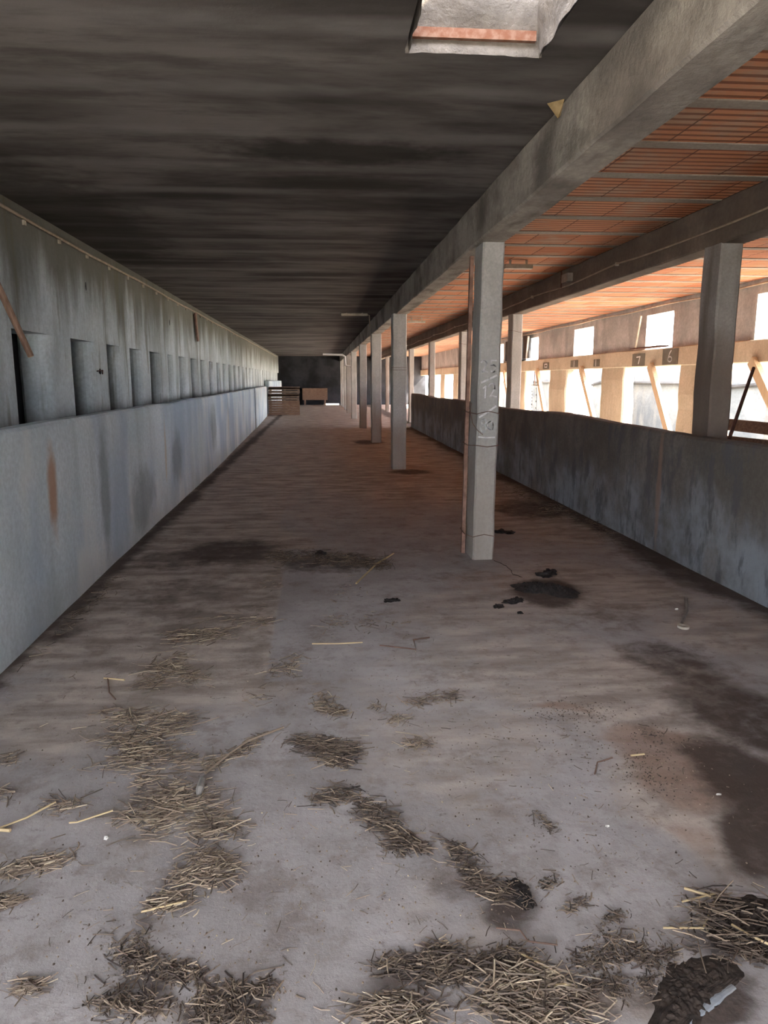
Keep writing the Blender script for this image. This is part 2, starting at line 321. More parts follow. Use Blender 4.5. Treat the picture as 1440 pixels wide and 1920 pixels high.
def mk_floor_mesh():
    xs = sorted(set([-6.2, -4, -2.6]+[round(-2.2+.035*i, 4) for i in range(int(5.4/.035))]+[3.4, 4.5, 5.5, 6.5])); ys = []
    y = YB
    while y < YF+.2: ys.append(y); y += .3 if y < .6 else (.03 if y < 5 else .05 if y < 9 else .12 if y < 16 else .5)
    me = bpy.data.meshes.new('floor'); nx = len(xs); V = []; cols = []
    e1 = onZ(517, 1150).x; e2 = onZ(545, 930).x
    for y in ys:
        for x in xs:
            w = noise.noise(Vector((x*1.7, y*1.3, 0)))*.5+noise.noise(Vector((x*4.3, y*4.1, 3)))*.3
            X, Y = x+w*.22, y+w*.35
            r = max([blob(X, Y, *b, p) for b, p in BR]); g = max([blob(X, Y, *b, p) for b, p in MUCK_AND_SHADE]); b_ = max([blob(X, Y, *b, p) for b, p in RD])
            l = max([blob(X, Y, *b, p) for b, p in LT])
            e_ = e1+(e2-e1)*max(0, min(1, (y-6.3)/.5))+w*.05
            if y > 3.3: r = max(r, min(1, max(0, (e_-x)/.05))*min(.9 if y < 6.6 else .75, (y-3.3)*1.1)); 
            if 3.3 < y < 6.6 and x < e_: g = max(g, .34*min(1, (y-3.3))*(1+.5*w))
            if 3.6 < y < 6.6 and x > e_: r *= min(1, max(.08, (x-e_)/.8))
            far = max(0, min(1, (Y-7)/4)); r = max(r, far*(.85+.25*w))
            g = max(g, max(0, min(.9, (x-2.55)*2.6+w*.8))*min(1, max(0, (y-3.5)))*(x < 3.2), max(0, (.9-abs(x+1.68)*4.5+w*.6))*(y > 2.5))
            if y > 8: g = max(g, .4*max(0, noise.noise(Vector((x*.8, y*.9, 9)))))
            r = max(0, r*(1-l)); z = .006*w*0.6
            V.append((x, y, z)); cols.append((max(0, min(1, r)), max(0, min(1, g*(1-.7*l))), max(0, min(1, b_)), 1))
    F_ = [(j*nx+i, j*nx+i+1, (j+1)*nx+i+1, (j+1)*nx+i) for j in range(len(ys)-1) for i in range(nx-1)]
    me.from_pydata(V, [], F_); me.update(); at = me.color_attributes.new('dirt', 'FLOAT_COLOR', 'POINT')
    at.data.foreach_set('color', [c for q in cols for c in q]); me.materials.append(M['floor'])
    me.polygons.foreach_set('use_smooth', [True]*len(me.polygons))
    o = bpy.data.objects.new('floor', me); C.objects.link(o); return struct(o)
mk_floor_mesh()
b = MB().box(6.5, 90, -40, 90, -.4, -.08).box(-60, 6.5, -60, YB-.2, -.4, -.08).box(-60, 6.5, YF+.25, 90, -.4, -.08)
struct(b.build('floor_yard', 'ground'))

# ceiling: plaster slab with the hatch, clay-pot bays to the right
hx0, hx1, hy0, hy1 = .39, .99, 2.55, 3.5
b = MB()
b.box(-6.2, hx0, YB, YF, CEIL, 3.2).box(hx1, 1.38, YB, YF, CEIL, 3.2).box(hx0, hx1, YB, hy0, CEIL, 3.2).box(hx0, hx1, hy1, YF, CEIL, 3.2)
struct(b.build('ceiling', 'ceil'))
b = MB(); b.box(1.38, 6.5, YB, YF, CEIL+.001, 3.2)
tc = struct(b.build('ceiling_tiled', 'tiles'))
k = -9
while JY0+JP*k < YF-.3:
    y = JY0+JP*k
    if y > YB+.2:
        x1 = 6.24
        MB().loft(1.46, x1, CEIL-.006+random.uniform(-.001, .001), CEIL+.05, [y-.055, y+.055], .002, .0005, 'y').build('joist', 'joist', tc) if y > 1.5 else 0
    k += 1
# hatch kerb: rough cement shaft with a course of clay pot showing at its foot
M['hatch'] = concrete('rough_hatch_cement', (.15, .132, .118), (.25, .225, .20), (.10, .088, .075), (2, 2, 2), 4, 22, 1.0, .03)
hc = (.69, 3.02, 2.9); he = empty('roof_hatch', hc)
b = MB(); t_ = .09
b.loft(hx0-t_, hx0, hy0-t_, hy1+t_, [3.2, 3.35, 3.5, 3.62], .02, .008).loft(hx1, hx1+t_, hy0-t_, hy1+t_, [3.2, 3.35, 3.5, 3.62], .02, .008)
b.loft(hx0, hx1, hy0-t_, hy0, [3.2, 3.4, 3.62], .01, .006).loft(hx0, hx1, hy1, hy1+t_, [3.2, 3.4, 3.62], .01, .006)
b.build('kerb', 'hatch', he)
b = MB()                                            # rough render lining the slab edge, torn where the pots show
n = 26
for side in range(4):
    pts = [(hx0, hy0), (hx1, hy0), (hx1, hy1), (hx0, hy1)]; a = Vector(pts[side]); c = Vector(pts[(side+1) % 4]); nn = Vector((-(c-a).y, (c-a).x)).normalized()
    V = []
    zs = [2.885, 2.91, 2.94, 2.975, 3.03, 3.1, 3.2, 3.3]
    for zi, z in enumerate(zs):
        for i in range(n+1):
            p = a+(c-a)*i/n; d = .018+.014*noise.noise(Vector((p.x*9, p.y*9, z*12+side)))+(.012 if z > 3.0 else 0)
            if side == 2 and 2.93 < z < 2.99: d = .004
            V.append((p.x+nn.x*d, p.y+nn.y*d, z+(.006*noise.noise(Vector((p.x*14, p.y*14, 2))) if zi == 0 else 0)))
    b.add(V, [(r*(n+1)+i, r*(n+1)+i+1, (r+1)*(n+1)+i+1, (r+1)*(n+1)+i) for r in range(len(zs)-1) for i in range(n)])
b.build('render_lining', 'hatch', he, smooth=True)
b = MB(); b.box(hx0+.03, hx1-.03, hy1-.028, hy1-.002, 2.945, 2.985)
b.build('clay_pot_course', plain('broken_clay', (.17, .07, .04), (.24, .14, .10), 25, .9, bump=.6), he)
tag(he, 'square hatch through the dark plaster ceiling, rough cement sides with orange clay edge', 'hatch')

# left wall: solid above, pillars with feeding openings below
XW = -2.41; WT = .27
b = MB()
ys = frange(YB, YF, 90); V = []
b.box(XW-WT, XW, YB, YF, 1.90, CEIL)
wl = struct(b.build('wall_left', 'upper_wall'))
far_edges = [3.9-1.25*i for i in range(5)][::-1]+[5.10, 6.29, 7.72, 8.98, 10.03, 11.17, 12.46, 13.46]
while far_edges[-1] < YF-1.5: far_edges.append(far_edges[-1]+1.2)
for i, e in enumerate(far_edges):
    w = random.uniform(.56, .68); z = frange(0.0, 1.905, 9)
    c = MB()
    # rounded near corner, squarer far corner
    prof = []
    r = random.uniform(.11, .16)
    x0, x1, y0, y1 = XW-WT, XW, e-w, e
    for k in range(6): a = PI/2*k/5; prof.append((x1-r+r*math.sin(a), y0+r-r*math.cos(a)))
    prof += [(x1, y1-.02), (x1-.02, y1), (x0+.03, y1), (x0, y1-.03), (x0, y0+.03), (x0+.03, y0)]
    m = len(prof); V = []
    for zz in z:
        o = noise.noise(Vector((e, zz*1.5, 0)))*.02+(.03 if zz > 1.85 else 0)*0; V += [(px+o*.4, py+(o if py < e-w/2 else -o*.3), zz) for px, py in prof]
    F_ = [(q*m+k, q*m+(k+1) % m, (q+1)*m+(k+1) % m, (q+1)*m+k) for q in range(len(z)-1) for k in range(m)]
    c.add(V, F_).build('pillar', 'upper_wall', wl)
# trough ledge behind the half wall + dark room beyond
struct(MB().box(XW-.02, -1.84, YB, 11, .55, .75).box(XW-.02, -2.10, 11, 23, .55, .75).box(XW-.02, -2.34, 23, YF-6, .55, .75).build('floor_trough', 'trough'))
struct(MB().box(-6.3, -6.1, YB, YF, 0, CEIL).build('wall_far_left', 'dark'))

# far and back walls
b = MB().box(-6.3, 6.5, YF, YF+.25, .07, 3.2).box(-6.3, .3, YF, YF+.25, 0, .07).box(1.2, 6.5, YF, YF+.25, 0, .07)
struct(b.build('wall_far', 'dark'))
dx0, dx1, dz = -1.60, .22, 2.6
b = MB().box(-6.3, dx0, YB-.25, YB, 0, 3.2).box(dx1, 6.5, YB-.25, YB, 0, 3.2).box(dx0, dx1, YB-.25, YB, dz, 3.2)
struct(b.build('wall_back', 'outer_wall'))

# right outer wall with windows, band and piers
XO = 6.24; OT = .24
wins = [(9.4, 10.5), (13.05, 14.16), (16.96, 18.27), (21.3, 22.55), (25.4, 26.5)]
b = MB(); b.box(XO, XO+OT, YB, YF, 2.70, CEIL+.05); y = YB
for a, c in wins: b.box(XO, XO+OT, y, a, 2.06, 2.70); y = c
b.box(XO, XO+OT, y, YF, 2.06, 2.70)
b.box(XO, XO+OT, YB, 7.8, 0, 2.06)                       # no bays at the near end
struct(b.build('wall_right', 'outer_wall'))
posts = [(7.82, 9.0), (11.35, 12.67), (15.07, 16.30), (18.71, 20.09), (22.5, 23.8), (26.2, 27.5), (29.9, 31.2), (33.6, 34.9), (37.3, 38.6), (41, 42.3)]
lin = MB().loft(XO-.05, XO+OT-.03, 1.745, 2.065, frange(YB, YF, 60), .012, .006, 'y').build('concrete_lintel', 'cream')
tag(lin, 'long cream concrete band carrying painted numbers below the small right windows', 'lintel')
pn = ['behind the nearest thick column'] 
for i, (a, c) in enumerate(posts):
    o = MB().loft(XO-.02, XO+OT-.02, a, c, frange(0, 1.75, 8), .03, .012).build('feeding_post', 'cream', loc=(XO, (a+c)/2, 0))
    tag(o, ['cream outer-wall post just outside the right edge', 'wide cream plastered post under the band, just left of the big brown column', 'wide cream post under the band, just left of the bay below the hooked seven',
            'cream post with a thin hook under the band, right of the hanging chains', 'cream outer-wall post behind the second right column', 'cream outer-wall post seen between the chalked column and the next right column',
            'far cream outer-wall post beside the fourth right column', 'far cream outer-wall post left of the fourth right column', 'cream outer-wall post second from the far end', 'farthest cream outer-wall post'][i], 'post', 'posts under the right outer band')

# ------------------------------------------------------------------ half walls
def halfwall(name, plan, thick, z, mat, side, wob=.012, n=140, seedv=0):
    y0, y1 = plan[0][1], plan[-1][1]
    def xat(y):
        for (xa, ya), (xb, yb) in zip(plan, plan[1:]):
            if ya <= y <= yb: return xa+(xb-xa)*(y-ya)/(yb-ya)
        return plan[-1][0]
    V = []; zl = [-.02, .05, .3, .6, .9, .96, 1.0]
    ring_n = 0
    for y in frange(y0, y1, n):
        x = xat(y); zt = z(y) if callable(z) else z; zt += .014*noise.noise(Vector((seedv, y*.7, 0)))+.004*noise.noise(Vector((seedv, y*4, 0)))
        face = [(x+side*(.010*noise.noise(Vector((y*.8, q*2, seedv)))+(.006 if q > .95 else 0)*-1)+(-side*.02 if i == 6 else 0), y, zt*q-(.0 if i < 6 else 0)) for i, q in enumerate(zl)]
        face[5] = (face[5][0], y, zt-.02); face[6] = (x-side*.02, y, zt)
        back = [(x-side*(thick-.02), y, zt), (x-side*thick, y, zt-.02), (x-side*thick, y, 0)]
        rg = face+back; ring_n = len(rg); V += rg
    F_ = [(j*ring_n+i, j*ring_n+i+1, (j+1)*ring_n+i+1, (j+1)*ring_n+i) for j in range(n-1) for i in range(ring_n-1)]
    F_ += [tuple(range(ring_n)), tuple(range((n-1)*ring_n, n*ring_n))[::-1]]
    if side > 0: F_ = [q[::-1] for q in F_]
    return MB().add(V, F_).build(name, mat)
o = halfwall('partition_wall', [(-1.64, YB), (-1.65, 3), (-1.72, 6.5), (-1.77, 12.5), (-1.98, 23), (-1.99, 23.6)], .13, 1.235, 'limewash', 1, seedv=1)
tag(o, 'long waist-high left partition in pale blue-grey limewash with a rust patch', 'wall')
o = halfwall('partition_wall', [(-1.97, 23.68), (-2.19, 32.0)], .16, 1.24, 'limewash', 1, n=40, seedv=2)
tag(o, 'short far end piece of the left waist-high partition, next to the pallets', 'wall')
o = halfwall('partition_wall', [(-2.2, 33.6), (-2.0, 41)], .16, 1.45, 'limewash', 1, n=30, seedv=3)
tag(o, 'last taller bit of left low partition behind the stacked pallets', 'wall')
def zr(y): return 1.065+.012*math.sin(y*.9)+(.02 if abs(y-9) < 1.5 else 0)*math.cos((y-9)*PI/3)
o = halfwall('partition_wall', [(2.97, YB), (2.96, 4.5), (2.93, 12), (2.93, 24.0)], .16, zr, 'right_half', -1, seedv=5)
tag(o, 'waist-high right partition of stained dark grey cement under the right columns', 'wall')

# ------------------------------------------------------------------ beams
o = MB().loft(1.26, 1.48, 2.565, CEIL, frange(YB, YF, 150), .012, .004, 'y').build('concrete_beam', 'beam'); tag(o, 'rough grey concrete beam resting on the middle row of columns', 'beam')
o = MB().loft(3.18, 3.38, 2.56, CEIL, frange(YB, YF, 150), .012, .004, 'y').build('concrete_beam', 'beam_dark'); tag(o, 'dark brown concrete beam on the right columns with a cable pinned to it', 'beam')

# ------------------------------------------------------------------ middle columns
cols = [(-0.2, 1.27, 1.46), (6.06, 1.272, 1.45), (12.55, 1.22, 1.455), (18.05, 1.25, 1.49), (23.5, 1.26, 1.48), (29.4, 1.25, 1.46), (34.6, 1.25, 1.46), (38.2, 1.25, 1.46), (41.5, 1.25, 1.46), (44.3, 1.25, 1.46)]
clab = ['square column behind the viewer', 'near concrete column with white chalked numbers and wire ties', 'second concrete column from the front, brown puddle stain at its foot',
        'third column from the front in the middle row', 'fourth column from the front in the middle row', 'fifth column from the front in the middle row', 'sixth column from the front in the middle row',
        'seventh column from the front in the middle row', 'eighth column from the front in the middle row', 'farthest column of the middle row, in the dark']
for i, (y, x0, x1) in enumerate(cols):
    if i == 0: continue
    b = MB().loft(x0, x1, y, y+.32, frange(0, 2.57, 14), .014, .004)
    if i == 1: b.v = [(q[0]+.030*q[2]/2.57, q[1], q[2]) for q in b.v]           # the near one leans a little
    o = b.build('concrete_column', 'column', loc=((x0+x1)/2, y+.12, 0)); tag(o, clab[i], 'column', 'middle row of concrete columns')
    if i == 1: col1 = o
    if i == 2:
        for z in (1.66, 1.70): MB().tube([(x0-.004, y-.004, z), (x1+.004, y-.004, z), (x1+.004, y+.324, z), (x0-.004, y+.324, z), (x0-.004, y-.004, z)], .003, 5).build('tie_wire', 'wire', o)
# splayed foot of cement round the near column
# chalked date 25/12/80
yf = 6.06-.003
def px(*q): return [onY(840+a/3, 440+b_/3, yf) for a, b_ in q]
def ribbon(pts, w, axis='y', t=.002):
    b = MB(); P = [Vector(p) for p in pts]
    for a, c in zip(P, P[1:]):
        d = (c-a); L = d.length
        if L < 1e-6: continue
        e = d/L; b.bar(a-e*w*.35, c+e*w*.35, w, t, (0, 1, 0) if False else (e.cross(Vector((0, 1, 0))) if axis == 'y' else e.cross(Vector((1, 0, 0)))))
    return b
def arc(cx, cy, rx, ry, a0, a1, n=12): return [(cx+rx*math.cos(math.radians(a0+(a1-a0)*i/n)), cy+ry*math.sin(math.radians(a0+(a1-a0)*i/n))) for i in range(n+1)]
num = [('number_25', [arc(202, 725, 15, 17, 200, 400)+[(190, 775), (206, 766), (222, 772)]]), ('number_25', [[(272, 708), (244, 708), (242, 734)]+arc(254, 752, 18, 20, -110, 130)]),
       ('slash', [[(190, 832), (232, 812), (272, 792)]]),
       ('number_12', [[(198, 864), (212, 852), (208, 918)]]), ('number_12', [arc(248, 858, 17, 20, 190, 390)+[(234, 914), (250, 906), (272, 912)]]),
       ('slash', [[(178, 1026), (220, 1000), (268, 966)]]),
       ('number_80', [arc(202, 1052, 13, 17, 0, 360, 14), arc(199, 1090, 14, 20, 0, 360, 14)]), ('number_80', [arc(240, 1074, 17, 24, 0, 360, 16)]),
       ('underline', [[(172, 1138), (215, 1142), (262, 1140)]])]
for nm, strokes in num:
    b = MB()
    for s_ in strokes: rb = ribbon(px(*s_), .0115 if nm != 'slash' else .016); b.add(rb.v, rb.f)
    b.build('chalk_'+nm.split('_')[0], 'chalk', col1)
for z, (dz1, dz2) in ((1.235, (.012, -.01)), (.965, (-.01, .004)), (.21, (.01, -.01))):
    x0, x1, y0, y1 = 1.266+.030*z/2.57, 1.456+.030*z/2.57, 6.053, 6.387
    pts = [(x0-.055, y1-.05, z+.01), (x0-.055, y0+.08, z), (x0, y0, z+dz2), ((x0+x1)/2, y0-.003, z+dz1), (x1, y0, z+dz2), (x1+.003, y1, z), (x0-.02, y1+.005, z+.01), (x0-.055, y1-.05, z+.01)]
    MB().tube(pts, .0035, 5).build('tie_wire', 'wire', col1)
MB().tube([onY(840+q[0]/3, 440+q[1]/3, 6.045) for q in ((132, 945), (126, 1000), (138, 1060), (165, 1100), (196, 1125))], .003, 5).build('wire_tail', 'wire', col1)
# thin pole tied to the column's left side
b = MB().bar((1.238, 6.33, 0.0), (1.268, 6.33, 2.5), .03, .045, (1, 0, 0)); o = b.build('rusted_angle_post', 'rust', loc=(1.22, 6.2, 0))
tag(o, 'slim rust-brown steel post wired to the left side of the chalked column', 'post')

# ------------------------------------------------------------------ right columns
rc = [(5.91, 3.18, 3.36), (12.4, 3.18, 3.36), (16.9, 3.18, 3.34), (21.7, 3.18, 3.34), (26.6, 3.18, 3.34), (31.4, 3.18, 3.34), (36, 3.18, 3.34)]
rl = ['large brown-grey column at the right edge, standing on the right partition', 'right-hand column just right of the chalked column, wire round its top', 'third right-hand column, seen just left of the chalked column',
      'fourth right-hand column, second to the left of the chalked column', 'fifth right-hand column, beside the second middle column', 'sixth right-hand column, far off', 'seventh right-hand column, farthest']
for i, (y, x0, x1) in enumerate(rc):
    o = MB().loft(x0, x1, y, y+.29, frange(0, 2.57, 14), .014, .004).build('concrete_column', 'big_column' if i == 0 else 'column', loc=((x0+x1)/2, y+.14, 0)); tag(o, rl[i], 'column', 'right row of concrete columns')
    if i in (1, 2): MB().tube([(x0-.004, y-.004, 2.30), (x1+.004, y-.004, 2.26), (x1+.004, y+.294, 2.27), (x0-.004, y+.294, 2.31), (x0-.004, y-.004, 2.30)], .003, 5).build('tie_wire', 'wire', o)

# ------------------------------------------------------------------ braces under the band
for i, (yt, yb) in enumerate(((10.38, 9.1), (13.71, 12.72), (17.48, 16.35), (21.09, 20.12), (24.9, 23.9), (28.6, 27.6))):
    zt, zb = 1.75, .40; yb = yt-(yt-yb)*1.75/1.35; o = MB().bar((6.165, yt, zt+.02), (6.165, yb-.05, 0.0), .15, .08, (0, 1, 0)).build('wooden_brace', 'wood', loc=(6.165, yb, 0))
    tag(o, ['slanting timber brace right of the big brown column', 'slanting timber brace below number 7, meeting the post foot', 'slanting timber brace in the bright opening with a nail hole', 'slanting timber brace beside the hanging chains', 'far slanting timber brace past the chains', 'farthest slanting timber brace'][i], 'brace', 'slanting braces of the feeding bays')
# number plates painted on the band
def plate(u0, v0, u1, v1, strokes, lab, fr='plate'):
    xf = XO-.058; a = onX(u0, v0, xf); c = onX(u1, v1, xf); y0, y1 = sorted((a.y, c.y)); z0, z1 = sorted((a.z, c.z)); z0, z1 = max(z0, 1.75), min(z1, 2.06)
    o = MB().box(xf, xf+.004, y0, y1, z0, z1).build('number_panel', fr, loc=(xf, (y0+y1)/2, z0)); w, h = y1-y0, z1-z0
    if strokes:
        b = MB()
        for s_ in strokes:
            rb = ribbon([(xf-.002, y1-w*p, z1-h*q) for p, q in s_], .024, 'x'); b.add(rb.v, rb.f)
        b.build('painted_digit', 'chalk', o)
    tag(o, lab, 'sign'); return o
plate(1243, 655, 1270, 683, [[(.56, .12), (.46, .3), (.40, .55)]+arc(.5, .66, .13, .16, 180, 540, 12)], 'dark panel with a white curled digit on the cream band, nearest the big brown column')
plate(1186, 664, 1208, 686, [[(.36, .28), (.64, .25), (.52, .8)]], 'dark panel with a white hooked seven, just below and left of the open window')
plate(1070, 676, 1083, 688, [[(.5, .1), (.5, .9)]], 'small dark panel with a white stroke, below the bright second window')
plate(1113, 674, 1124, 687, [[(.4, .1), (.4, .9)]], 'small dark panel with a white stroke, right of its twin under the second window')
plate(1018, 680, 1029, 692, [[(.3, .25), (.7, .25), (.7, .7), (.3, .7), (.3, .25)]], 'small dark outlined square on the far part of the cream band')

# ------------------------------------------------------------------ yard walls seen through the bays, rail along them
def yard(y0, y1, label, x=7.75, h=2.12, c=.5):
    b = MB(); b.add([(x, y0, 0), (x, y1-c, 0), (x-c, y1, 0), (x-c+.2, y1+.05, 0), (x+.2, y1-c+.1, 0), (x+.2, y0, 0)]+[(p[0], p[1], h) for p in ((x, y0), (x, y1-c), (x-c, y1), (x-c+.2, y1+.05), (x+.2, y1-c+.1), (x+.2, y0))],
        [(5, 4, 3, 2, 1, 0), (6, 7, 8, 9, 10, 11)]+[(i, (i+1) % 6, 6+(i+1) % 6, 6+i) for i in range(6)])
    o = b.build('yard_wall', 'outside_wall', loc=(x, (y0+y1)/2, 0)); tag(o, label, 'wall')
    r = MB().tube([(x-.05, y0, 1.42), (x-.05, y1-c, 1.42), (x-c-.04, y1-.02, 1.36)], .04, 6).build('handrail', 'black', loc=(x, (y0+y1)/2, 1.42))
    tag(r, 'grey pipe rail fixed to '+label, 'rail')
yard(14.2, 18.6, 'pale outdoor wall seen under number 7')
yard(9.5, 13.0, 'pale outdoor wall seen right of the big brown column', h=1.95)
yard(24.6, 27.2, 'pale outdoor wall seen behind the hanging chains')
yard(19.4, 20.4, 'narrow pale outdoor wall seen behind the second timber brace', c=.2)
yard(29.5, 33, 'far pale outdoor wall between the far columns')

# ------------------------------------------------------------------ cables
def cable(pts, r, name, label, clips=None, mat='cable'):
    o = MB().tube(pts, r, 6).build(name, mat, loc=pts[0]); tag(o, label, 'cable')
    if clips:
        for p in clips: MB().box(p[0]-.006, p[0]+.03, p[1]-.012, p[1]+.012, p[2]-.03, p[2]+.012).build('clip', 'white_metal', o)
    return o
p0 = onX(0, 385, XW+.02)
pts = [(XW+.02, y, p0.z+.006*math.sin(y*1.3)-.010*((y % 1.4)-.7)**2) for y in frange(0, 44, 120)]
lc = MB().tube(pts, .014, 6).build('electric_cable', 'cable', loc=pts[0]); tag(lc, 'pale brown cable pinned along the top of the left wall', 'cable')
for y in [5.0+.85*i for i in range(22)]: MB().box(XW-.005, XW+.02, y-.02, y+.02, p0.z-.05, p0.z-.01).build('clip', 'white_metal', lc)
p1 = onX(1200, 478, 3.16); zc = p1.z
pts = [(3.155, y, zc-.03*math.sin(PI*(((y+1.6) % 3.2)/3.2))+.015*noise.noise(Vector((y, 1, 1)))) for y in frange(2, 40, 160)]
c2 = MB().tube(pts, .009, 6).build('electric_cable', 'cable', loc=pts[0]); tag(c2, 'thin pale cable sagging along the dark right beam', 'cable')
for y in [3.2*i+3.2-1.6 for i in range(1, 9)]: MB().box(3.145, 3.182, y-.012, y+.012, zc-.02, zc+.015).build('clip', 'white_metal', c2)
jb = onX(1065, 521, 3.15); o = empty('junction_box', jb)
MB().box(3.11, 3.18, jb.y-.10, jb.y+.14, jb.z-.05, jb.z+.05).build('cover', 'steel', o); MB().tube([(3.12, jb.y+.18, jb.z+.10), (3.12, jb.y+.17, jb.z-.10)], .01, 6).build('conduit', 'rust_dark', o)
tag(o, 'small cable box on the dark right beam above the second right column', 'junction box')
pts = [(XO-.04, y, 2.82+.01*math.sin(y*2)) for y in frange(9, 33, 70)]
c3 = MB().tube(pts, .014, 6).build('electric_cable', 'cable', loc=pts[0]); tag(c3, 'pale pipe-like cable above the windows of the right outer wall', 'cable')

# ------------------------------------------------------------------ poles, bars, boards
a = onX(-30, 480, XW+.14); c = onX(58, 668, XW+.34)
o = MB().tube([tuple(a), tuple(a.lerp(c, .5)), tuple(c)], [.024, .024, .022], 10).build('wooden_pole', 'pole', loc=a, smooth=False)
MB().tube([tuple(c-(c-a).normalized()*.004), tuple(c+(c-a).normalized()*.004)], .019, 10).build('cut_end', 'wood', o, loc=None); tag(o, 'brown round pole slanting out from the left wall across the first opening', 'pole')
a = onX(366, 587, XW+.03); c = onX(371, 640, XW+.05); o = MB().bar(tuple(a), tuple(c), .03, .16, (1, 0, 0)).build('rusty_strap', 'rust', loc=a); tag(o, 'rust-red metal strap hanging high on the left wall', 'strap')
for u, v, lab in ((161, 537, 'small dark hole high in the left wall, nearest'), (318, 605, 'small dark hole high in the left wall, near the rusty strap')):
    a = onX(u, v, XW+.004); o = MB().lump(a, (.004, .018, .05), u, 2, .3).build('wall_hole', 'black', loc=a); tag(o, lab, 'hole')
a = onX(185, 696, XW+.01); o = empty('iron_staple', a); MB().tube([a+Vector((0, -.06, 0)), a+Vector((.03, .05, .01)), a+Vector((.02, .07, -.03))], .007, 5).build('rod', 'rust_dark', o); MB().lump(a+Vector((0, .06, -.005)), (.012, .035, .03), 4, 2, .3).build('hole_patch', 'black', o); tag(o, 'bent iron staple in the third left pillar', 'staple')
# things on and behind the right partition
a = onX(1364, 832, 3.45); c = onX(1413, 690, 4.1)
o = MB().tube([tuple(a-(c-a).normalized()*.5), tuple(a), tuple(c)], .016, 6).build('rusty_bar', 'rust_dark', loc=a); tag(o, 'dark rusty bar leaning up behind the right partition beside the big column', 'bar')
def board(u0, v0, u1, v1, x, th, lab, nm='wooden_board'):
    a = onX(u0, v0, x); c = onX(u1, v1, x); o = MB().bar(tuple(a), (c.x, c.y, c.z), .04, th, (1, 0, 0)).build(nm, 'wood_brown', loc=a); tag(o, lab, 'board')
board(1368, 796, 1480, 808, 4.8, .13, 'upper brown board behind the right partition, crossed by the rusty bar')
board(1360, 826, 1480, 840, 4.1, .10, 'lower brown board lying just behind the right partition top')
# chains
for k, (u, x, lab) in enumerate(((998, 6.05, 'long chain with rings hanging behind the partition, left of the far brace'), (1006, 6.05, 'thin plain chain hanging right of the ringed one'))):
    top = onX(u, 722, x); bot = onX(u, 776, x); o = empty('hanging_chain', top); z = top.z; i = 0
    MB().tube([tuple(top+Vector((0, -.25, .0))), tuple(top+Vector((0, .35, .0)))], .012, 5).build('hook_rod', 'rust_dark', o)
    MB().tube([(6.2, top.y+.3, top.z), (6.2, top.y+.3, 1.76)], .01, 5).build('hanger', 'rust_dark', o); MB().tube([(6.05, top.y+.3, top.z), (6.2, top.y+.3, top.z)], .01, 5).build('hanger', 'rust_dark', o)
    b = MB(); b.tube([tuple(top), (bot.x, bot.y, bot.z)], .006 if k else .008, 5)
    while z > bot.z:
        if not k or i % 2: b.lump((top.x, top.y, z), (.014, .022, .03), i, 1, .1)
        z -= .09; i += 1
    b.build('chain_links', 'black', o)
    if not k:
        for zz in (bot.z+.27, bot.z+.02): MB().tube([(top.x, top.y+.055*math.cos(t/12*2*PI), zz+.055*math.sin(t/12*2*PI)) for t in range(13)], .009, 5).build('ring', 'black', o)
    tag(o, lab, 'chain')
# dark shutter junk hanging in the far window
o = empty('hanging_shutter', (6.1, 22.9, 2.1)); b = MB().box(6.12, 6.18, 21.85, 22.5, 2.12, 2.78).box(6.1, 6.16, 22.6, 24.6, 2.1, 2.72); b.build('panel', 'black', o)
MB().bar((6.08, 21.8, 2.75), (6.08, 21.95, 2.12), .05, .05).build('batten', 'steel', o); tag(o, 'black shutter panels hanging over the far right window', 'shutter')
b = MB().box(6.0, 6.16, 13.0, 14.3, 2.075, 2.10); o = b.build('window_ledge_board', 'rust_dark', loc=(6.1, 13.6, 2.08)); tag(o, 'ragged brown ledge strip below the window above number 7', 'ledge')
o = MB().tube([(6.17, 14.45, 2.08), (6.14, 14.2, 2.70)], .02, 6).build('window_prop', 'white_metal', loc=(6.17, 14.4, 2.08)); tag(o, 'thin white rod at the left side of the window above number 7', 'rod')
o = MB().tube([(6.17, 11.6, 2.08), (6.15, 11.4, 2.75)], .02, 6).build('white_rod', 'white_metal', loc=(6.17, 11.6, 2.08)); tag(o, 'white upright rod on the outer wall right of the big column', 'rod')
a = onX(1330, 640, 6.1)

# ------------------------------------------------------------------ ceiling fixtures
def fixture(u0, u1, v, x_is_Y, lab, z=2.82, tail=0, r=.05):
    a = onZ(u0, v, z); o = empty('tube_light', (a.x, a.y, z)); c = onY(u1, v, a.y)
    MB().box(a.x, c.x, a.y-.05, a.y+.05, z, z+.045).build('housing', 'white_metal', o)
    for q in (.2, .8): xx = a.x+(c.x-a.x)*q; MB().box(xx-.012, xx+.012, a.y-.012, a.y+.012, z+.04, CEIL).build('hanger', 'white_metal', o)
    if tail: MB().tube([(c.x, a.y, z+.02), (c.x+.04, a.y, z+.01), (c.x+.045, a.y, z-tail)], .012, 6).build('conduit', 'cable', o)
    tag(o, lab, 'light fitting', 'unlit ceiling fittings'); return o
fixture(640, 689, 592, 0, 'long pale tube fitting under the dark ceiling near the fourth column', z=2.84, tail=.22)
fixture(946, 997, 504, 0, 'pale tube fitting under the clay ceiling just right of the chalked column', z=2.80)
fixture(765, 797, 605, 0, 'brown tube fitting under the clay ceiling right of the second column', z=2.78)
a = onZ(605, 666, 2.45); a.y = 29.5; o = MB().tube([(a.x, a.y, 2.47), (a.x+.75, a.y, 2.45), (a.x+.86, a.y, 2.38), (a.x+.88, a.y, 2.05), (1.27, a.y, 2.0)], .04, 8).build('bent_pipe', 'chalk', loc=a); tag(o, 'white bent pipe reaching out of the dark at the far end', 'pipe')
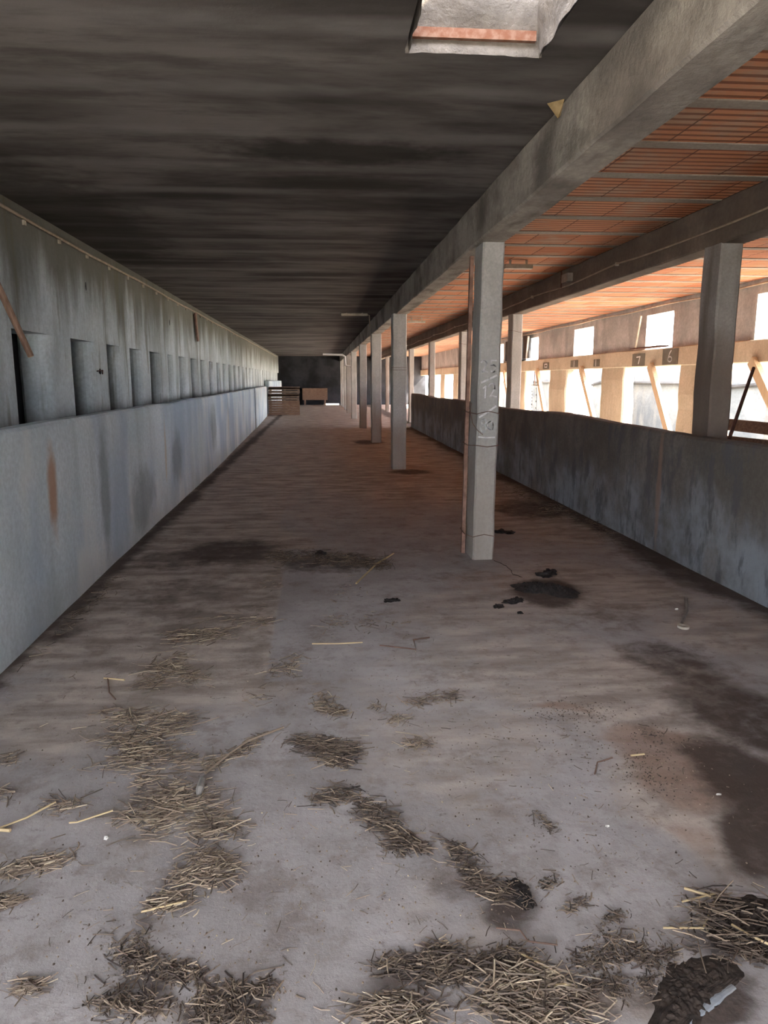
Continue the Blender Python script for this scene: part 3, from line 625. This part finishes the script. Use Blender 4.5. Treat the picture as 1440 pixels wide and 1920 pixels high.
# foam wedge stuck between beam and ceiling
a = onX(1047, 190, 1.25); V = [(1.26, a.y+.07, CEIL), (1.26, a.y-.07, CEIL), (1.19, a.y, CEIL), (1.25, a.y, 2.83), (1.262, a.y, 2.84)]
o = MB().add(V, [(0, 1, 2), (0, 2, 3), (1, 3, 2), (0, 3, 4), (1, 4, 3), (0, 4, 1)]).build('foam_blob', 'foam', loc=(1.24, a.y, 2.85)); tag(o, 'yellow foam blob stuck where the beam meets the dark ceiling', 'foam')

# ------------------------------------------------------------------ pallets and far end
def pallet(x, y, z0, ht, label, solid):
    o = empty('wooden_pallet', (x, y, z0)); w = 1.34
    if not solid:
        for zz in (z0+.02, z0+ht*.52, z0+ht-.10):
            MB().box(x, x+w, y, y+.03, zz, zz+.095).build('slat', 'pallet', o)
        for xx in (x+.04, x+w*.48, x+w-.10): MB().box(xx, xx+.09, y+.03, y+.12, z0, z0+ht).build('stringer', 'pallet', o)
        for zz in (z0+.02, z0+ht-.10): MB().box(x, x+w, y+.12, y+.15, zz, zz+.095).build('slat', 'pallet', o)
    else:
        n_ = 6
        for i in range(n_): MB().box(x, x+w, y-.02, y+.02, z0+ht*i/n_+.004, z0+ht*(i+1)/n_-.004).build('slat', 'wood_brown', o)
        for xx in (x+.04, x+w*.48, x+w-.10): MB().box(xx, xx+.09, y+.02, y+.12, z0, z0+ht).build('stringer', 'pallet', o)
    tag(o, label, 'pallet')
pallet(-2.18, 32.8, 0, .62, 'closed dark brown boarded pallet at the far end, bottom of the pile', True)
pallet(-2.2, 32.8, .625, .29, 'open slatted pallet standing in the middle of the far pile', False)
pallet(-2.17, 32.8, .92, .29, 'open slatted pallet on top of the far pile', False)
o = MB().box(-1.0, .5, 45.5, 45.9, .3, 1.0).build('far_crate', 'wood_brown', loc=(-.2, 45.7, .3)); 
MB().box(-.9, -.8, 45.55, 45.85, 0, .3).build('foot', 'pole', o); MB().box(.3, .4, 45.55, 45.85, 0, .3).build('foot', 'pole', o)
tag(o, 'dim brown crate-like box against the dark far wall', 'crate')

# ------------------------------------------------------------------ floor objects
a = onZ(1286, 1127); c = onZ(1281, 1178); o = empty('metal_strap', (c.x, c.y, .004))
m_ = a.lerp(c, .45)+Vector((.012, 0, 0)); MB().tube([tuple(a+Vector((0, 0, .02))), tuple(m_+Vector((0, 0, .016))), tuple(c+Vector((0, .03, .012)))], .011, 6).build('shank', 'steel', o)
b = MB(); n = 16; V = []
for zz in (.004, .018):
    for r_ in (.034, .014):
        V += [(c.x+r_*math.cos(2*PI*k/n), c.y+r_*math.sin(2*PI*k/n)*1.2, zz) for k in range(n)]
F_ = []
for k in range(n):
    q = (k+1) % n; F_ += [(k, q, n+q, n+k)[::-1], (2*n+k, 2*n+q, 3*n+q, 3*n+k), (k, q, 2*n+q, 2*n+k), (n+k, 3*n+k, 3*n+q, n+q)]
b.add(V, F_).build('washer', 'white_metal', o); tag(o, 'grey metal rod with a ring end lying on the right floor', 'rod')
def lumps(name, cu, cv, spec, mat, label, cat, kind=None):
    c = onZ(cu, cv); b = MB()
    for i, (u, v, rx, ry, rz) in enumerate(spec): p = onZ(u, v); b.lump((p.x, p.y, rz*.2), (rx, ry, rz), i+cu, 3, .8)
    o = b.build(name, mat, loc=(c.x, c.y, 0)); tag(o, label, cat); return o
lumps('dung_clump', 1027, 1078, [(1022, 1080, .06, .05, .025), (1032, 1076, .05, .05, .03)], 'dung', 'small black dung clump just behind the largest one', 'dung')
lumps('dung_clump', 962, 1128, [(958, 1130, .05, .04, .018), (970, 1126, .04, .04, .016)], 'dung', 'small black dung lump left of the largest clump', 'dung')
lumps('dung_clump', 935, 1138, [(935, 1138, .035, .035, .013)], 'dung', 'tiny black dung lump, leftmost of those left of the largest clump', 'dung')
lumps('dung_clump', 975, 1150, [(975, 1150, .018, .018, .01)], 'dung', 'tiny black dung lump, lowest of those left of the largest clump', 'dung')
lumps('dung_clump', 732, 1127, [(728, 1127, .035, .03, .012), (740, 1126, .03, .03, .012)], 'dung', 'small lone black dung smear in the middle of the floor', 'dung')
lumps('dung_clump', 940, 998, [(938, 998, .07, .06, .02), (955, 1000, .05, .05, .02)], 'dung', 'black dung clump at the right foot of the chalked column', 'dung')
lumps('dung_clump', 602, 1040, [(602, 1040, .05, .04, .03)], 'dung', 'dark clump with a white speck in the cross drift of straw', 'dung')
# dark soil mound, bottom right
def mound(name, poly, hgt, mat, label, cat, seed=0, res=.012):
    P = [onZ(u, v) for u, v in poly]; cx = sum(p.x for p in P)/len(P); cy = sum(p.y for p in P)/len(P); R_ = 5; b = MB(); V = []; n = 120; rings = 34
    def rad(a):
        d = Vector((math.cos(a), math.sin(a))); best = .02
        for i in range(len(P)):
            p, q = P[i], P[(i+1) % len(P)]; e = Vector((q.x-p.x, q.y-p.y)); o_ = Vector((p.x-cx, p.y-cy)); den = d.x*e.y-d.y*e.x
            if abs(den) < 1e-9: continue
            t = (o_.x*e.y-o_.y*e.x)/den; s_ = (o_.x*d.y-o_.y*d.x)/den
            if t > 0 and 0 <= s_ <= 1: best = max(best, t)
        return best
    V.append((cx, cy, hgt))
    for r in range(1, rings+1):
        for k in range(n):
            a = 2*PI*k/n; q = r/rings; R0 = rad(a)*q*(1+.22*noise.noise(Vector((math.cos(a)*2.6, math.sin(a)*2.6, seed)))+.07*noise.noise(Vector((math.cos(a)*9, math.sin(a)*9, seed)))); x, y = cx+R0*math.cos(a), cy+R0*math.sin(a)
            z = hgt*(1-q**2.5)*(1+.5*noise.noise(Vector((x*9, y*9, seed)))+1.1*abs(noise.noise(Vector((x*45, y*45, seed))))+.5*noise.noise(Vector((x*110, y*110, seed)))) - (.004 if r == rings else 0); V.append((x, y, z))
    F_ = [(0, 1+k, 1+(k+1) % n) for k in range(n)]+[(1+(r-1)*n+k, 1+r*n+k, 1+r*n+(k+1) % n, 1+(r-1)*n+(k+1) % n) for r in range(1, rings) for k in range(n)]
    o = b.add(V, F_).build(name, mat, loc=(cx, cy, 0)); tag(o, label, cat); return o
mound('soil_heap', [(1315, 1690), (1440, 1680), (1560, 1700), (1560, 1800), (1440, 1810), (1340, 1780), (1310, 1740)], .022, 'soil', 'black soil heap strewn with stems at the lower right corner', 'soil', 3)
mound('soil_heap', [(1250, 1800), (1350, 1785), (1390, 1830), (1330, 1900), (1270, 1960), (1200, 1960), (1230, 1860)], .008, 'soil', 'low dark patch at the bottom, left of the pale chipped cement ridge', 'soil', 8)  # almost flat dark patch
mound('dung_clump', [(963, 1097), (985, 1092), (1040, 1096), (1062, 1103), (1085, 1112), (1078, 1122), (1050, 1120), (1020, 1113), (985, 1112), (965, 1106)], .028, 'dung', 'largest black dung clump on the floor in front of the chalked column', 'dung', 11)
mound('dung_clump', [(945, 1650), (965, 1645), (990, 1658), (1000, 1685), (1008, 1700), (985, 1712), (965, 1695), (955, 1672)], .007, 'dung', 'black dung clump at the end of the diagonal straw drift', 'dung', 12)
def ridge(name, pts, w, h, mat, label):
    b = MB(); P = [onZ(u, v) for u, v in pts]; Q = []
    for a, c in zip(P, P[1:]): Q += [a.lerp(c, t/6) for t in range(6)]
    Q.append(P[-1]); b.tube([(p.x, p.y, h*.15+.006*noise.noise(p*20)) for p in Q], [w*(.5+.5*math.sin(PI*min(1, max(.08, i/(len(Q)-1)))))*(1+.4*noise.noise(p*30)) for i, p in enumerate(Q)], 8)
    b.v = [(x, y, z*h/w) for x, y, z in b.v]
    o = b.build(name, mat, loc=P[0]); tag(o, label, 'debris')
ridge('cement_ridge', [(1375, 1850), (1345, 1870), (1315, 1895), (1290, 1925)], .014, .006, 'right_half', 'pale chipped cement ridge beside the low dark patch, bottom right')
ridge('cement_ridge', [(1305, 1680), (1340, 1674), (1390, 1675), (1430, 1678)], .011, .007, 'chunk', 'pale chipped cement edge along the back of the soil heap')
# corn cob / husk and a few small pieces
a = onZ(383, 1460); c = onZ(372, 1498); o = empty('dried_husk', (c.x, c.y, 0)); MB().tube([tuple(a+Vector((0, 0, .012))), tuple(a.lerp(c, .3)+Vector((0, 0, .017))), tuple(a.lerp(c, .75)+Vector((0, 0, .017))), tuple(c+Vector((0, 0, .012)))], [.004, .014, .015, .006], 10).build('body', 'steel', o)
tag(o, 'grey dried husk standing out of the main straw patch', 'husk')
def bit(name, u, v, q, label, cat):
    p = onZ(u, v); o = MB().lump((p.x, p.y, q[2]*.6), q, u, 2, .6).build(name, 'stone', loc=(p.x, p.y, 0)); tag(o, label, cat)
bit('snail_shell', 199, 1573, (.009, .008, .007), 'small curled shell on the lower left floor', 'shell')
bit('white_flake', 1140, 1550, (.009, .006, .005), 'small white flake on the bare floor lower right of centre', 'flake')
bit('white_flake', 1348, 1490, (.012, .005, .003), 'small white flake in the painted shade and dirt at the right edge', 'flake')
bit('white_flake', 1268, 1143, (.013, .010, .006), 'small white flake right of the ring-ended rod, near the right partition', 'flake')

# wires and twigs lying on the floor
def stem(pts, r, mat, name, label, cat='straw', z=.006):
    P = [onZ(u, v) for u, v in pts]; o = MB().tube([(p.x, p.y, z+r+.004*((i*37) % 3)) for i, p in enumerate(P)], r, 6).build(name, mat, loc=(P[0].x, P[0].y, 0)); tag(o, label, cat)
stem([(1115, 1455), (1120, 1435), (1148, 1428)], .003, 'wire', 'bent_wire', 'short bent dark wire on the floor right of centre', 'wire')
stem([(930, 1745), (975, 1752), (990, 1775), (1045, 1777)], .0025, 'wire', 'bent_wire', 'long kinked wire lying below the black clump', 'wire')
stem([(712, 1213), (780, 1222), (775, 1205), (805, 1198)], .004, 'wire', 'bent_wire', 'kinked dark twig in the middle of the floor', 'twig')
stem([(202, 1275), (205, 1303), (217, 1318)], .004, 'wire', 'twig', 'dark bent twig on the brown left floor', 'twig')
stem([(195, 1275), (234, 1280)], .0045, 'straw_gold', 'straw_stem', 'orange-brown stem lying above the dark bent twig')
stem([(585, 1210), (635, 1211), (680, 1210)], .004, 'straw_gold', 'straw_stem', 'long pale stem lying level in the middle of the floor')
stem([(0, 1557), (50, 1540), (105, 1512)], .0035, 'straw_gold', 'straw_stem', 'long golden stem at the left edge')
stem([(0, 1562), (20, 1565)], .006, 'straw_gold', 'straw_stem', 'short thick golden stem touching the left edge')
stem([(130, 1547), (145, 1548), (212, 1528)], .003, 'straw_gold', 'straw_stem', 'pale bent stem right of the long golden one')
stem([(265, 1715), (350, 1697)], .003, 'straw_gold', 'straw_stem', 'pale stem under the lower left straw patch')
stem([(1243, 1745), (1318, 1748), (1343, 1690)], .003, 'straw_gold', 'straw_stem', 'pale bent stem at the left end of the soil heap')
stem([(1282, 1679), (1332, 1697)], .004, 'straw_gold', 'straw_stem', 'whitish stem pointing at the soil heap from the left', z=.02)
stem([(1278, 1704), (1342, 1690)], .003, 'straw_gold', 'straw_stem', 'thin pale stem crossing the whitish one', z=.02)
stem([(1370, 1754), (1400, 1775), (1450, 1802)], .0035, 'straw_gold', 'straw_stem', 'thick golden stem running off the right edge', z=.03)
stem([(905, 1876), (990, 1860), (1070, 1856)], .003, 'straw_gold', 'straw_stem', 'long golden stem lying level at the bottom')
stem([(950, 1780), (1045, 1832)], .003, 'straw_gold', 'straw_stem', 'golden stem slanting down right near the bottom')
stem([(1182, 1421), (1208, 1420)], .004, 'straw_gold', 'straw_stem', 'short bright yellow stem on the red-brown dirt')
stem([(668, 1097), (705, 1062), (738, 1042)], .007, 'straw_gold', 'straw_stem', 'thick pale stem crossing the far cross drift')
stem([(385, 1455), (430, 1420), (465, 1397), (532, 1368)], .005, 'straw', 'straw_stem', 'long curved dark stem rising right from the husk')
stem([(820, 1500), (560, 1600)][:1]+[(822, 1502)], .001, 'wire', 'crumb', 'tiny crumb', 'crumb') if False else None

# ------------------------------------------------------------------ straw drifts
def straw(name, paths, n, spread, lmin, lmax, mat, label, rr=(.0011, .0024), dirpref=None, hgt=.025, crumbs=0):
    b = MB(); segs = []
    for pth in paths:
        if len(pth) == 1: segs.append((pth[0], pth[0]))
        segs += list(zip(pth, pth[1:]))
    wts = [max(12, math.dist(a, c)) for a, c in segs]
    n = int(n*1.6)
    for i in range(n+crumbs):
        a, c = random.choices(segs, wts)[0]; t = random.random(); s_ = spread*(1 if i % 4 else 1.5)
        u = a[0]+(c[0]-a[0])*t+random.gauss(0, s_); v = a[1]+(c[1]-a[1])*t+random.gauss(0, s_*.55); p = onZ(u, max(v, 760))
        if p.x < -1.60 or p.x > 2.9: continue
        cl = noise.noise(Vector((p.x*7, p.y*5, len(label))))+.6*noise.noise(Vector((p.x*19, p.y*15, 3)))
        if spread < 60 and cl < random.uniform(-.50, .0): continue
        if i >= n:
            q = random.uniform(.0012, .0035); b.lump((p.x, p.y, q*.4), (q, q*1.3, q*.7), i, 1, .5); continue
        L = lmin+(lmax-lmin)*random.random()**2.6*(1 if i % 3 else .12)
        th = random.gauss(dirpref, .55) if dirpref is not None and random.random() < .75 else random.uniform(-PI/2, PI/2)
        r = random.uniform(*rr)*(.55 if L < .025 else 1); z = r+abs(random.gauss(0, hgt*.25)); tilt = random.gauss(0, .08); d = Vector((math.cos(th), math.sin(th), tilt))*L/2
        z = max(z, r+abs(d.z)); m = Vector((p.x, p.y, z)); k = Vector((-d.y, d.x, 0))*random.gauss(0, .12)
        b.tube([tuple(m-d), tuple(m+k), tuple(m+d)], r, 4)
    P = onZ(*paths[0][0]); o = b.build(name, mat, loc=(P.x, P.y, 0)); tag(o, label, 'straw', kind='stuff'); return o
straw('straw_litter', [[(215, 1405), (255, 1450), (290, 1480), (370, 1500)], [(250, 1530), (330, 1545), (430, 1555)], [(300, 1500), (400, 1530)], [(210, 1400), (330, 1420)]], 1500, 24, .015, .12, 'straw', 'largest straw patch at left of the near floor, round the grey husk', dirpref=.15, crumbs=200)
straw('straw_litter', [[(370, 1610), (430, 1620)], [(345, 1650), (420, 1640)], [(290, 1695), (340, 1690)]], 750, 17, .012, .09, 'straw', 'dense straw patch below the largest one', dirpref=.5)
straw('straw_litter', [[(200, 1345), (270, 1350), (350, 1350)], [(220, 1385), (320, 1380)]], 450, 15, .02, .16, 'straw', 'straw band above the largest patch', dirpref=.1)
straw('straw_litter', [[(270, 1285), (330, 1265), (370, 1275)], [(300, 1250), (350, 1240)]], 380, 15, .02, .15, 'straw', 'straw patch on the brown left floor', dirpref=.35)
straw('straw_litter', [[(330, 1200), (400, 1185), (440, 1165)], [(480, 1155), (505, 1165)]], 330, 12, .02, .2, 'straw', 'thin straw line on brown floor left of centre', dirpref=.5)
straw('straw_litter', [[(515, 1045), (560, 1048), (620, 1050), (680, 1058), (725, 1060)]], 900, 9, .03, .2, 'straw_dark', 'dark cross drift of straw in mid floor', hgt=.05)
straw('straw_litter', [[(560, 1395), (620, 1400), (670, 1410)], [(600, 1415), (645, 1435)]], 520, 12, .015, .11, 'straw_dark', 'compact dark straw patch in the centre of the near floor', dirpref=.1)
straw('straw_litter', [[(600, 1500), (640, 1490), (700, 1525), (750, 1570), (790, 1600), (840, 1625), (900, 1655), (950, 1690)], [(740, 1590), (860, 1600)]], 1500, 15, .012, .08, 'straw_dark', 'diagonal straw drift running down right to the black clump', dirpref=-.4, crumbs=250)
straw('straw_litter', [[(235, 1790), (270, 1810), (330, 1830), (360, 1830)], [(200, 1885), (300, 1890)], [(240, 1745), (245, 1770)], [(250, 1870), (240, 1850)]], 900, 20, .01, .06, 'straw_dark', 'chaffy straw patch at the bottom left', crumbs=300)
straw('straw_litter', [[(380, 1870), (430, 1860), (500, 1850)], [(380, 1900), (480, 1910)]], 600, 18, .01, .07, 'straw_dark', 'chaffy straw at the bottom edge left of centre', crumbs=150)
straw('straw_litter', [[(725, 1815), (790, 1800), (850, 1785)], [(780, 1830), (880, 1825)], [(900, 1810), (980, 1790)]], 900, 18, .015, .09, 'straw_dark', 'straw patch at the bottom edge in the centre', dirpref=.2, crumbs=150)
straw('straw_litter', [[(900, 1880), (980, 1860), (1080, 1870)], [(940, 1830), (1020, 1840)], [(960, 1910), (1100, 1910)], [(700, 1900), (780, 1905)]], 1300, 26, .02, .14, 'straw', 'large loose straw heap at the bottom right of centre', dirpref=-.1, hgt=.04, crumbs=200)
straw('straw_litter', [[(1330, 1700), (1440, 1740)], [(1350, 1780), (1440, 1800)], [(1300, 1760), (1400, 1720)]], 420, 24, .02, .14, 'straw_dark', 'stems strewn over the black soil heap', dirpref=-.3, hgt=.09)
straw('straw_litter', [[(1080, 1800), (1180, 1800), (1270, 1790)], [(1120, 1850), (1220, 1850)], [(1130, 1760), (1180, 1770)]], 650, 24, .008, .05, 'straw_dark', 'crumbly chaff at the lower right of the floor', crumbs=600)
straw('straw_litter', [[(0, 1640), (60, 1625), (110, 1612)], [(0, 1695), (30, 1690)], [(0, 1440), (25, 1420)], [(0, 1485), (10, 1500)], [(40, 1860), (70, 1850)]], 520, 12, .012, .09, 'straw', 'thin straw wisps along the left edge of the floor', dirpref=.4)
straw('straw_litter', [[(110, 1590), (130, 1610)], [(160, 1500), (80, 1520)]], 90, 16, .015, .10, 'straw', 'few stems between left edge wisps and the largest patch')
straw('straw_litter', [[(390, 1445), (430, 1420), (475, 1400)], [(470, 1395), (530, 1370)], [(320, 1435), (400, 1425)]], 200, 7, .02, .12, 'straw', 'thin line of stems rising right from the largest patch', dirpref=.5)
straw('straw_litter', [[(595, 1330), (650, 1340)], [(600, 1300), (615, 1330)], [(700, 1325), (720, 1330)]], 240, 9, .015, .10, 'straw', 'small straw patch in mid floor above the compact dark one')
straw('straw_litter', [[(765, 1325), (800, 1310), (855, 1308)], [(730, 1355), (760, 1340)], [(760, 1395), (800, 1400)]], 220, 9, .015, .12, 'straw', 'small straw patch right of mid floor')
straw('straw_litter', [[(640, 1115), (670, 1105)], [(610, 1170), (650, 1160)], [(680, 1165), (740, 1170)], [(500, 1100), (520, 1095)], [(560, 1230), (540, 1250)], [(480, 1300), (500, 1310)], [(560, 1255), (510, 1260)]], 300, 14, .02, .10, 'straw', 'scattered bits of straw on the pale mid floor')
straw('straw_litter', [[(20, 1245), (70, 1205), (130, 1160), (215, 1085)]], 600, 11, .015, .12, 'straw_dark', 'dark straw and dirt gathered at the foot of the left partition')
straw('straw_litter', [[(940, 905), (1010, 935), (1100, 975), (1180, 1010)], [(1000, 950), (1060, 960)]], 600, 12, .03, .16, 'straw_dark', 'dark dirt and straw gathered along the foot of the right partition')
straw('straw_litter', [[(1010, 1530), (1040, 1560)], [(1140, 1730), (1165, 1715)], [(900, 1640), (870, 1600)], [(1020, 1665), (1040, 1650)], [(1100, 1690), (1060, 1710)]], 260, 9, .008, .05, 'straw_dark', 'small dark tufts scattered on the bare floor right of centre')
straw('straw_litter', [[(1140, 1400), (1180, 1440), (1260, 1480)], [(1200, 1370), (1280, 1420)], [(1020, 1330), (1160, 1340)]], 60, 26, .01, .05, 'straw_dark', 'red-brown crumbs in the dirt at the right of the floor', crumbs=900)
straw('straw_litter', [[(250, 1150), (500, 1350)], [(100, 1300), (600, 1700)], [(500, 1500), (900, 1800)], [(700, 1200), (1200, 1500)], [(900, 1250), (1300, 1700)], [(50, 1700), (500, 1850)], [(600, 1250), (1100, 1650)], [(650, 1000), (900, 1150)]], 1100, 110, .006, .05, 'straw', 'sparse chaff and crumbs strewn over the whole floor', crumbs=1500, hgt=.004, rr=(.0006, .0014))

straw('straw_litter', [[(955, 1655), (985, 1700)]], 90, 12, .01, .06, 'straw_dark', 'short stems stuck in the black clump at the end of the diagonal drift', crumbs=60, hgt=.03)
# cracks in the floor
def crack(pts, label):
    P = [onZ(u, v) for u, v in pts]; Q = []
    for a, c in zip(P, P[1:]):
        for t in range(5): q = a.lerp(c, t/5); Q.append((q.x+random.gauss(0, .004), q.y+random.gauss(0, .006), .0035+.0015))
    o = MB().tube(Q, [.0015+.002*random.random() for _ in Q], 4).build('floor_crack', 'soil', loc=(P[0].x, P[0].y, 0)); tag(o, label, 'crack')
crack([(925, 1052), (950, 1062), (962, 1078), (985, 1085)], 'thin crack running right from the foot of the chalked column')
crack([(790, 1890), (830, 1895), (870, 1882), (900, 1872)], 'thin dark crack at the bottom edge between straw heaps')
